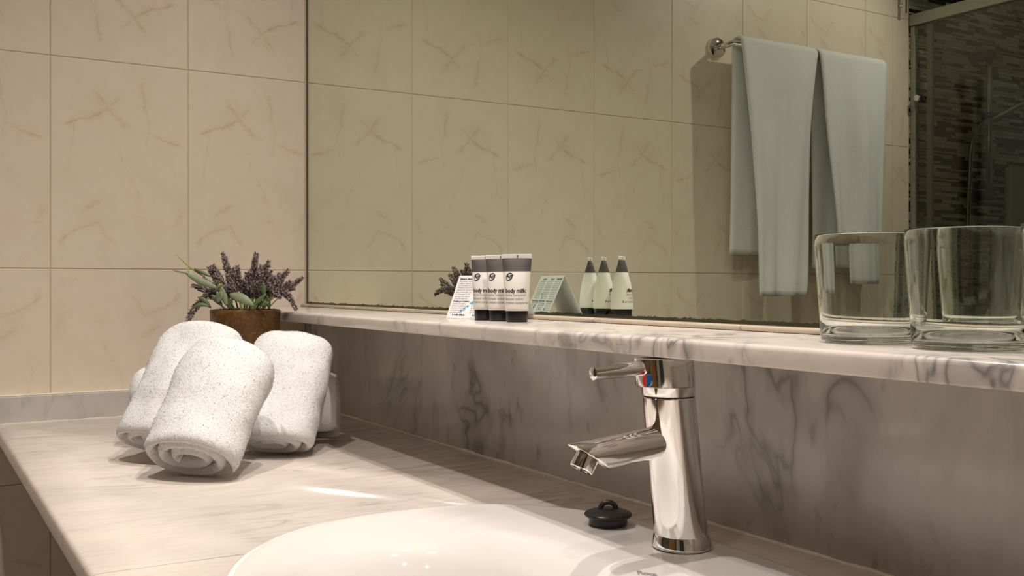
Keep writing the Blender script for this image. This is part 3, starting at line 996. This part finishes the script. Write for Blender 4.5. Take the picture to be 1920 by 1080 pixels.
# ------------------------------------------------------------------ potted lavender
PP = Vector((.343, -.2295, 0))
pt = empty('potted_lavender', PP, 'dried purple lavender in a rust-brown round pot behind the towels', 'plant')
me = lathe('pot', [(.047, 0), (.0500, .0015), (.0520, .05), (.0560, .13), (.0590, .205), (.0590, .2090), (.0582, .2108), (.0565, .2110), (.0552, .2095), (.0545, .196), (.0540, .190)], 64, None, cap0=True)
smooth_angle(link_obj('pot', me, M['pot'], pt), 45)
bm = bmesh.new()
bmesh.ops.create_circle(bm, cap_ends=True, radius=.0542, segments=40)
bmesh.ops.subdivide_edges(bm, edges=bm.edges[:], cuts=2, use_grid_fill=True)
for v in bm.verts: v.co.z = .195 + noise.noise(v.co * 60) * .004
bm_obj('moss', bm, M['soil'], pt, smooth=True)
RR = Vector((.5165, .8563, 0)); FF = Vector((-.8563, .5165, 0))
def rel(r, u, d=0.0):      # centimetres right of / above the pot mouth, d = behind it
    return RR * (r / 100) + FF * (d / 100) + Vector((0, 0, .211 + u / 100))
rl = random.Random(21)
def floret(bm, c, d, ln, wd):
    d = d.normalized()
    s = d.orthogonal().normalized(); t = d.cross(s)
    b0 = bm.verts.new(c)
    mid = [bm.verts.new(c + d * ln * .55 + (s * math.cos(k * math.pi / 2) + t * math.sin(k * math.pi / 2)) * wd) for k in range(4)]
    tip = bm.verts.new(c + d * ln)
    for k in range(4):
        bm.faces.new((b0, mid[(k + 1) % 4], mid[k])); bm.faces.new((tip, mid[k], mid[(k + 1) % 4]))
def spike(tip, base, ln, fat=1.0):
    tip = Vector(tip); base = Vector(base)
    rise = max(0, .045 - max(0, tip.z - .215))
    mid = base.lerp(tip, .55) + Vector((0, 0, .008 + rise * 1.3))
    n = 16
    pts = [(base * (1 - k / n) ** 2 + mid * 2 * (k / n) * (1 - k / n) + tip * (k / n) ** 2) for k in range(n + 1)]
    st = link_obj('flower_stem', tube_along('flower_stem', pts, .0008, 5), M['stem'], pt)
    bm = bmesh.new()
    dist = [0.]
    for k in range(n): dist.append(dist[-1] + (pts[k + 1] - pts[k]).length)
    def at(d):
        d = max(0, min(dist[-1], d))
        for k in range(n):
            if d <= dist[k + 1]:
                return pts[k].lerp(pts[k + 1], (d - dist[k]) / max(1e-6, dist[k + 1] - dist[k])), (pts[k + 1] - pts[k]).normalized()
    nwh = int(ln / .0034) + 1
    for wv in range(nwh + 1):
        f = wv / nwh
        c, ax = at(dist[-1] - ln * (1 - f))
        s = ax.orthogonal().normalized(); t = ax.cross(s)
        rad = (.0022 + .0026 * math.sin(math.pi * min(1, f * .8 + .22))) * fat * (1 - .6 * f ** 3)
        nfl = 7 if f < .85 else 5
        for k in range(nfl):
            a = 2 * math.pi * (k + .5 * (wv % 2)) / nfl + rl.uniform(-.4, .4)
            o = s * math.cos(a) + t * math.sin(a)
            floret(bm, c + o * rad * .35, (o * rl.uniform(.5, 1.0) + ax * rl.uniform(.7, 1.2)), rl.uniform(.0062, .0092) * fat * (1 - .3 * f), rl.uniform(.0013, .0019))
    c, ax = at(dist[-1])
    floret(bm, c - ax * .002, ax, .006, .0014)
    bm_obj('flower_head', bm, M['floret'], st)
TIPS = [(-3.8, 9.5, 0, 4.6), (2.0, 9.3, -.5, 4.4), (3.8, 8.1, 1, 4.0), (7.0, 6.6, 1.5, 3.8), (9.6, 5.3, .5, 4.2), (9.1, 0.2, -2, 4.2),
        (-6.6, 7.0, 1.5, 3.6), (-5.6, 7.3, .5, 3.4), (-8.7, 4.0, -.5, 4.2), (-8.9, -1.8, -3.0, 4.4), (2.0, 3.6, -5.0, 3.6), (-1.0, 7.2, -1, 4.2),
        (3.0, 6.0, -2.5, 4.0), (-2.3, 5.6, -2.5, 3.8), (5.2, 5.4, -1.5, 4.0), (-4.2, 4.6, -3, 3.6), (4.8, 4.2, -3.5, 3.8), (6.6, 2.2, -3.2, 3.6),
        (.4, 5.0, -3.2, 4.0), (-6.4, 1.8, -3, 3.4), (1.0, 6.8, 3.5, 4.0), (-3.0, 6.6, 4, 4.0), (5.0, 6.0, 4, 4.0), (-6.0, 5, 4.5, 3.8), (7.5, 3.6, 3.5, 3.8), (0, 5, 6, 3.8),
        (1.0, 4.2, 8.2, 4), (-1.0, 6.2, 6.4, 4), (3.2, 5.2, 7.2, 4), (2.2, 2.4, 9.0, 4), (-2.6, 3.4, 7.8, 4), (4.6, 3.2, 6.4, 3.6), (1.5, 7.4, 5.2, 4),
        (-1.6, 4.0, -4.4, 3.2), (1.2, 4.6, -4.6, 3.2), (3.4, 4.6, -4.2, 3.4), (-3.4, 3.2, -4.8, 3.0), (5.8, 3.4, -2.6, 3.4), (-5.4, 3.4, -1.6, 3.4), (.2, 6.0, .5, 3.6), (2.6, 6.6, .5, 3.6),
        (-2.4, 6.8, 1.0, 3.6), (4.4, 6.4, .0, 3.6), (7.8, 4.6, -1.0, 3.6), (-7.2, 5.2, .5, 3.6), (-4.6, 5.8, -1, 3.4), (6.0, 4.6, .8, 3.6), (8.2, 2.0, -1.6, 3.6)]
for i, (r, u, d, ln) in enumerate(TIPS):
    b = rel(r * .28, -1.2, d * .35)
    spike(rel(r, u, d), b, ln / 100, 1.16 + .12 * math.sin(i))
def leaf(p0, p1, wd, bend=(0, 0, 0), mat='leaf', face=None, name='leaf'):
    p0 = Vector(p0); p1 = Vector(p1); ax = (p1 - p0)
    f = Vector(face) if face is not None else -FF + Vector((0, 0, .35))
    s = ax.cross(f).normalized(); nn = s.cross(ax).normalized()
    rows = []
    for k in range(9):
        t = k / 8
        w = wd * (math.sin(math.pi * min(1, t * .93 + .05)) ** .8) * .5
        c = p0 + ax * t + Vector(bend) * math.sin(math.pi * t)
        rows.append([c - s * w + nn * w * .25, c, c + s * w + nn * w * .25])
    me = grid_mesh(name, rows)
    o = link_obj(name, me, M[mat], pt)
    sl = o.modifiers.new('thick', 'SOLIDIFY'); sl.thickness = .0006; sl.offset = 0
    return o
leaf(rel(-1.2, 2.7, -5.2), rel(3.1, .7, -6.0), .0165, (0, 0, .002))
leaf(rel(-2.6, 3.9, -5.4), rel(-1.6, .7, -5.6), .0115)
leaf(rel(-3.6, 3.6, -3.5), rel(-9.2, 6.3, -3.8), .0120, (0, 0, -.002))
leaf(rel(-8.6, 6.1, -3.8), rel(-11.2, 6.7, -4), .0032)
leaf(rel(-6.0, 5.4, -2.5), rel(-11.2, 9.5, -2.5), .0028, (0, 0, -.003), 'stem', name='grass_blade')
leaf(rel(-5.2, 5.6, -2.6), rel(-8.0, 7.0, -2.6), .0060, (0, 0, 0), 'leaf_dark')
leaf(rel(2.6, .6, -5.4), rel(4.9, 2.7, -5.2), .0085, (0, 0, 0), 'leaf_dark')
leaf(rel(3.4, .9, -5.0), rel(5.4, 1.2, -5.4), .0100, (0, 0, 0), 'leaf_dark')
leaf(rel(4.4, 2.2, -4.6), rel(4.2, 4.6, -4.4), .0085, (0, 0, 0), 'leaf_dark')
leaf(rel(-4.4, .3, -5.0), rel(-6.6, 2.2, -5.0), .0085, (0, 0, .003), 'leaf_dark')
leaf(rel(-4.6, .6, -5.2), rel(-7.4, .4, -5.6), .0070, (0, 0, .004), 'leaf_dark')
leaf(rel(-2.4, .8, -5.4), rel(-4.2, 2.6, -5.4), .0095, (0, 0, 0), 'leaf_dark')
leaf(rel(-3.2, 1.2, -5.6), rel(-2.4, 3.2, -5.6), .0120, (0, 0, 0), 'leaf')
leaf(rel(-1.4, .2, -5.4), rel(-.6, 2.0, -5.6), .0080, (0, 0, 0), 'leaf_dark')
leaf(rel(5.2, .2, -4.4), rel(5.0, 2.4, -5.0), .0080, (0, 0, 0), 'leaf_dark')
bm = bmesh.new()
for k in range(14):
    d = Vector((rl.gauss(0, 1), rl.gauss(0, 1), abs(rl.gauss(0, 1)) + .3))
    floret(bm, rel(-2.7, 3.7, -5.0), d, rl.uniform(.006, .010), .0013)
bm_obj('bud_cluster', bm, M['stem'], pt)
# dry twigs lying over the moss
bm = bmesh.new()
for k in range(150):
    a = rl.uniform(0, 6.283); r = .05 * math.sqrt(rl.random())
    c = Vector((r * math.cos(a), r * math.sin(a), .199))
    d = Vector((rl.gauss(0, .6), rl.gauss(0, .6), rl.uniform(.3, 1.2)))
    floret(bm, c, d, rl.uniform(.012, .024), .0008)
tw = bm_obj('twigs', bm, M['soil'], pt); tw['kind'] = 'stuff'

# ------------------------------------------------------------------ towel rail on the left wall (seen in the mirror)
TRZ = .897
trl = empty('towel_rail', (0, -1.155, TRZ), 'chrome towel rail on the tiled wall holding two white bath towels', 'rail')
for yy in (0.0, -.575):
    rs = lathe('rosette', [(.0298, 0.0001), (.0298, .004), (.0275, .009), (.020, .0125), (.0105, .014)], 40, lambda p: Vector((p.z, p.x + yy, p.y)), cap0=True, cap1=True)
    smooth_angle(link_obj('rosette', rs, M['chrome'], trl), 40)
    link_obj('post', tube_along('post', [(.012, yy, 0), (.03, yy, 0), (.080, yy, 0)], .0075, 20), M['chrome'], trl)
link_obj('bar', tube_along('bar', [(.075, .004, 0), (.075, -.3, 0), (.075, -.579, 0)], .0085, 24), M['chrome'], trl)

def hung_towel(label, y_near, y_far, front_z, back_z, near_lo, far_lo, seed, back_near=0.0):
    root = empty('bath_towel', (.075, (y_near + y_far) / 2, TRZ), label, 'towel', 'bath towels on the rail')
    R0 = .0165; T = .009
    yc = (y_near + y_far) / 2
    path = []
    nF = 40
    fl = TRZ - front_z; bl = TRZ - back_z
    for k in range(nF): path.append((R0, -fl * (1 - k / nF)))
    for k in range(13):
        a = math.pi * k / 12
        path.append((R0 * math.cos(a), R0 * math.sin(a)))
    for k in range(1, nF + 1): path.append((-R0, -bl * k / nF))
    nW = 30
    rows_o, rows_i = [], []
    for i, (px, pz) in enumerate(path):
        down = max(0., -pz)
        front = px > 0
        ro, ri = [], []
        for j in range(nW + 1):
            s = j / nW
            f = min(1., down / (fl if front else bl))
            lo_n = near_lo if front else near_lo + back_near
            yn = y_near + (lo_n - y_near) * f ** .8
            yf = y_far + (far_lo - y_far) * f ** .8
            y = yn + (yf - yn) * s
            amp = .019 * min(1, down / .25)
            wv = math.sin(s * 9.5 + seed) * .6 + math.sin(s * 17 + seed * 2.3 + down * 3) * .3 + noise.noise(Vector((s * 4, down * 3, seed))) * .6
            x = px + (wv * amp if front else wv * amp * .4 - .0)
            if front: x += .010 * f
            else: x -= .012 * f
            # edges of the cloth turn softly
            e = min(s, 1 - s)
            th = T * (1.0 if e > .03 else .45 + .55 * math.sqrt(e / .03))
            if i == 0 or i == len(path) - 1: th *= .5
            if 0.022 < down < 0: th *= 1
            nx, nz = (1, 0) if abs(pz) > 1e-6 and pz < 0 and front else ((-1, 0) if pz < 0 else (px / R0, pz / R0))
            # hem near the lower edge
            hem = .0022 if front and 0.012 < (fl - down) < .030 else 0.0
            ro.append(Vector((x + nx * (th / 2 - hem), y - yc, pz + nz * th / 2)))
            ri.append(Vector((x - nx * th / 2, y - yc, pz - nz * th / 2)))
        rows_o.append(ro + list(reversed(ri)))
    me = grid_mesh('cloth', rows_o, closed_u=True, cap0=False, cap1=False)
    bm = bmesh.new(); bm.from_mesh(me)
    n = 2 * (nW + 1)
    bm.verts.ensure_lookup_table()
    for base in (0, (len(rows_o) - 1) * n):
        for j in range(nW):
            bm.faces.new([bm.verts[base + j], bm.verts[base + j + 1], bm.verts[base + n - 2 - j], bm.verts[base + n - 1 - j]])
    bmesh.ops.recalc_face_normals(bm, faces=bm.faces)
    bm.to_mesh(me); bm.free()
    for p in me.polygons: p.use_smooth = True
    link_obj('cloth', me, M['bath_towel'], root)
    return root
hung_towel('white bath towel on the rail with one long straight hem, beside the wall bracket', -1.163, -1.452, .222, .335, -1.215, -1.395, .4, .055)
hung_towel('white bath towel on the rail, the one beside the shower screen', -1.462, -1.742, .255, .30, -1.520, -1.735, 2.1, .045)
for o in bpy.data.objects:
    if o.name == 'bath_towel': o['label'] = 'white bath towel on the rail, the one beside the round chrome rosette'

# ------------------------------------------------------------------ shower screen and fittings (seen in the mirror)
sc = empty('shower_screen', (0, YS, 0), 'framed shower screen with grey glass and a pale top rail', 'shower screen')
def sb(name, x0, x1, y0, y1, z0, z1, mat, b=.001): return bm_obj(name, box_bm(x0, x1, y0, y1, z0, z1, b, 1), mat, sc)
sb('wall_profile', .002, .018, -.008, .008, ZF + .001, 1.062, M['alu'])
sb('stile', .052, .072, -.014, -.004, ZF + .001, 1.062, M['alu'])
sb('top_rail', .002, 1.358, -.012, .012, 1.064, 1.099, M['alu'])
def tint_glass():
    t = NT('grey_shower_glass')
    t.n.remove(t.b)
    tr = t.new('ShaderNodeBsdfTransparent'); gl = t.new('ShaderNodeBsdfGlossy'); mx = t.new('ShaderNodeMixShader')
    fr = t.new('ShaderNodeFresnel'); fr.inputs['IOR'].default_value = 1.45
    nz = t.noise(t.coord(), 6, 2)
    c = t.mix(nz.outputs[0], C(.84, .85, .80), C(.88, .89, .84))
    t.link(c, tr.inputs['Color']); gl.inputs['Roughness'].default_value = .02
    t.link(fr.outputs[0], mx.inputs[0]); t.link(tr.outputs[0], mx.inputs[1]); t.link(gl.outputs[0], mx.inputs[2])
    t.link(mx.outputs[0], t.out.inputs['Surface'])
    return t.m
M['shower_glass'] = tint_glass()
bm_obj('glass_pane', box_bm(.019, 1.358, -.003, .003, ZF + .001, 1.063), M['shower_glass'], sc)
smooth_angle(link_obj('handle', lathe('handle', [(.012, 0), (.012, .014), (.009, .018)], 24, lambda p: Vector((.035 + p.x, .004 + p.z, .833 + p.y)), cap0=True, cap1=True), M['chrome'], sc), 40)

# hand shower on its riser bar
hs = empty('hand_shower', (0, -2.285, 0), 'chrome hand shower on a riser bar with a looping hose behind the glass', 'shower')
def seg(name, pts, r, mat=M['steel'], n=12, par=hs): return link_obj(name, tube_along(name, pts, r, n), mat, par)
seg('riser_bar', [(.06, 0, .545), (.06, 0, .8), (.06, 0, 1.015)], .0095)
for zz in (.545, 1.0):
    seg('wall_bracket', [(.0005, 0, zz), (.03, 0, zz), (.075, 0, zz)], [.022, .017, .017], M['dark_plastic'], 20)
seg('slider', [(.045, 0, .795), (.06, 0, .795), (.098, 0, .795)], [.018, .020, .014], M['dark_plastic'], 18)
seg('handle', [(.085, .03, .785), (.14, -.03, .822), (.22, -.11, .868), (.27, -.16, .89)], [.010, .011, .013, .020], M['steel'], 16)
hp = [Vector((.085, .03, .785)), Vector((.075, .075, .76)), Vector((.07, .105, .70)), Vector((.07, .115, .6)), Vector((.07, .125, .45)), Vector((.07, .14, .2)), Vector((.07, .12, .02)), Vector((.07, .05, -.05)), Vector((.06, 0, .02)), Vector((.03, 0, .12)), Vector((.0005, 0, .14))]
def crom(P, n=6):
    out = []
    Q = [P[0]] + P + [P[-1]]
    for i in range(1, len(Q) - 2):
        for k in range(n):
            t = k / n
            p0, p1, p2, p3 = Q[i - 1:i + 3]
            out.append(.5 * ((2 * p1) + (p2 - p0) * t + (2 * p0 - 5 * p1 + 4 * p2 - p3) * t * t + (3 * p1 - p0 - 3 * p2 + p3) * t ** 3))
    return out + [P[-1]]
seg('hose', crom(hp), .0070, M['steel'], 10)
smooth_angle(link_obj('mixer', lathe('mixer', [(.02, 0), (.02, .035), (.016, .04)], 24, lambda p: Vector((p.z + .0005, p.x, .14 + p.y)), cap0=True, cap1=True), M['chrome'], hs), 40)

pb = bm_obj('pale_panel', box_bm(.0025, .03, YB + .003, -2.448, -.2, .652, .012, 3), M['pale'])
tag(smooth_angle(pb, 40), 'plain pale panel on the mosaic in the shower, beside the riser bar', 'panel')
cb = empty('chrome_bracket', (0, -1.915, 1.10), 'short upright polished chrome bar fixed to the tiles above the towels', 'bracket')
smooth_angle(link_obj('bar', tube_along('bar', [(.022, 0, -.008), (.022, 0, .1), (.022, 0, .30)], .006, 16), M['chrome'], cb), 40)
for zz in (.02, .26):
    link_obj('standoff', tube_along('standoff', [(.0003, 0, zz), (.01, 0, zz), (.02, 0, zz)], .005, 12), M['chrome'], cb)

# ------------------------------------------------------------------ door opposite the mirror (only in chrome and glass reflections)
dr = bm_obj('door_1', box_bm(1.39, 2.16, YS + .0002, YS + .035, ZF + .002, 1.18, .003, 1), M['wood']); dr['kind'] = 'structure'
for (a, b, c, d) in ((1.47, 2.08, -.75, .05), (1.47, 2.08, .17, 1.08)):
    bm_obj('door_panel', box_bm(a, b, YS + .0352, YS + .043, c, d, .003, 1), M['wood'], dr)
hd = link_obj('door_handle', tube_along('door_handle', [(2.10, YS + .036, .12), (2.10, YS + .085, .12), (2.095, YS + .092, .12), (1.98, YS + .092, .12)], .008, 12), M['steel'], dr)
tf = structure('trim_4', box_bm(2.165, 2.40, YS + .0002, YS + .02, ZF + .001, 1.25, .002, 1), M['dark_plastic'])

d2 = bm_obj('doorway_dark', box_bm(XR - .035, XR - .0002, -1.92, -1.12, ZF + .002, 1.18, .003, 1), plain('dark_doorway_tone', (.045, .055, .07), .45)); d2['kind'] = 'structure'  # added dark panel standing for an open unlit doorway, darkens the chrome reflections
bm_obj('door_panel', box_bm(XR - .042, XR - .0352, -1.82, -1.22, .1, 1.08, .003, 1), d2.data.materials[0], d2)  # second slab of the doorway stand-in, not a door leaf

# lettering on the basin follows the glazed surface
bpy.context.view_layer.update()
dg = bpy.context.evaluated_depsgraph_get()
ev = bowl.evaluated_get(dg)
for v in BASIN_LG.data.vertices:
    ok, loc, nr, idx = ev.ray_cast(Vector((v.co.x, v.co.y, .1)), Vector((0, 0, -1)))
    if ok: v.co = loc + nr * .0003
for o, dz in ((tap, 0), (plug, 0)):
    ok, loc, nr, idx = ev.ray_cast(Vector((o.location.x - SX, o.location.y - SY, .1)), Vector((0, 0, -1)))
    if ok: o.location.z = loc.z + .0004
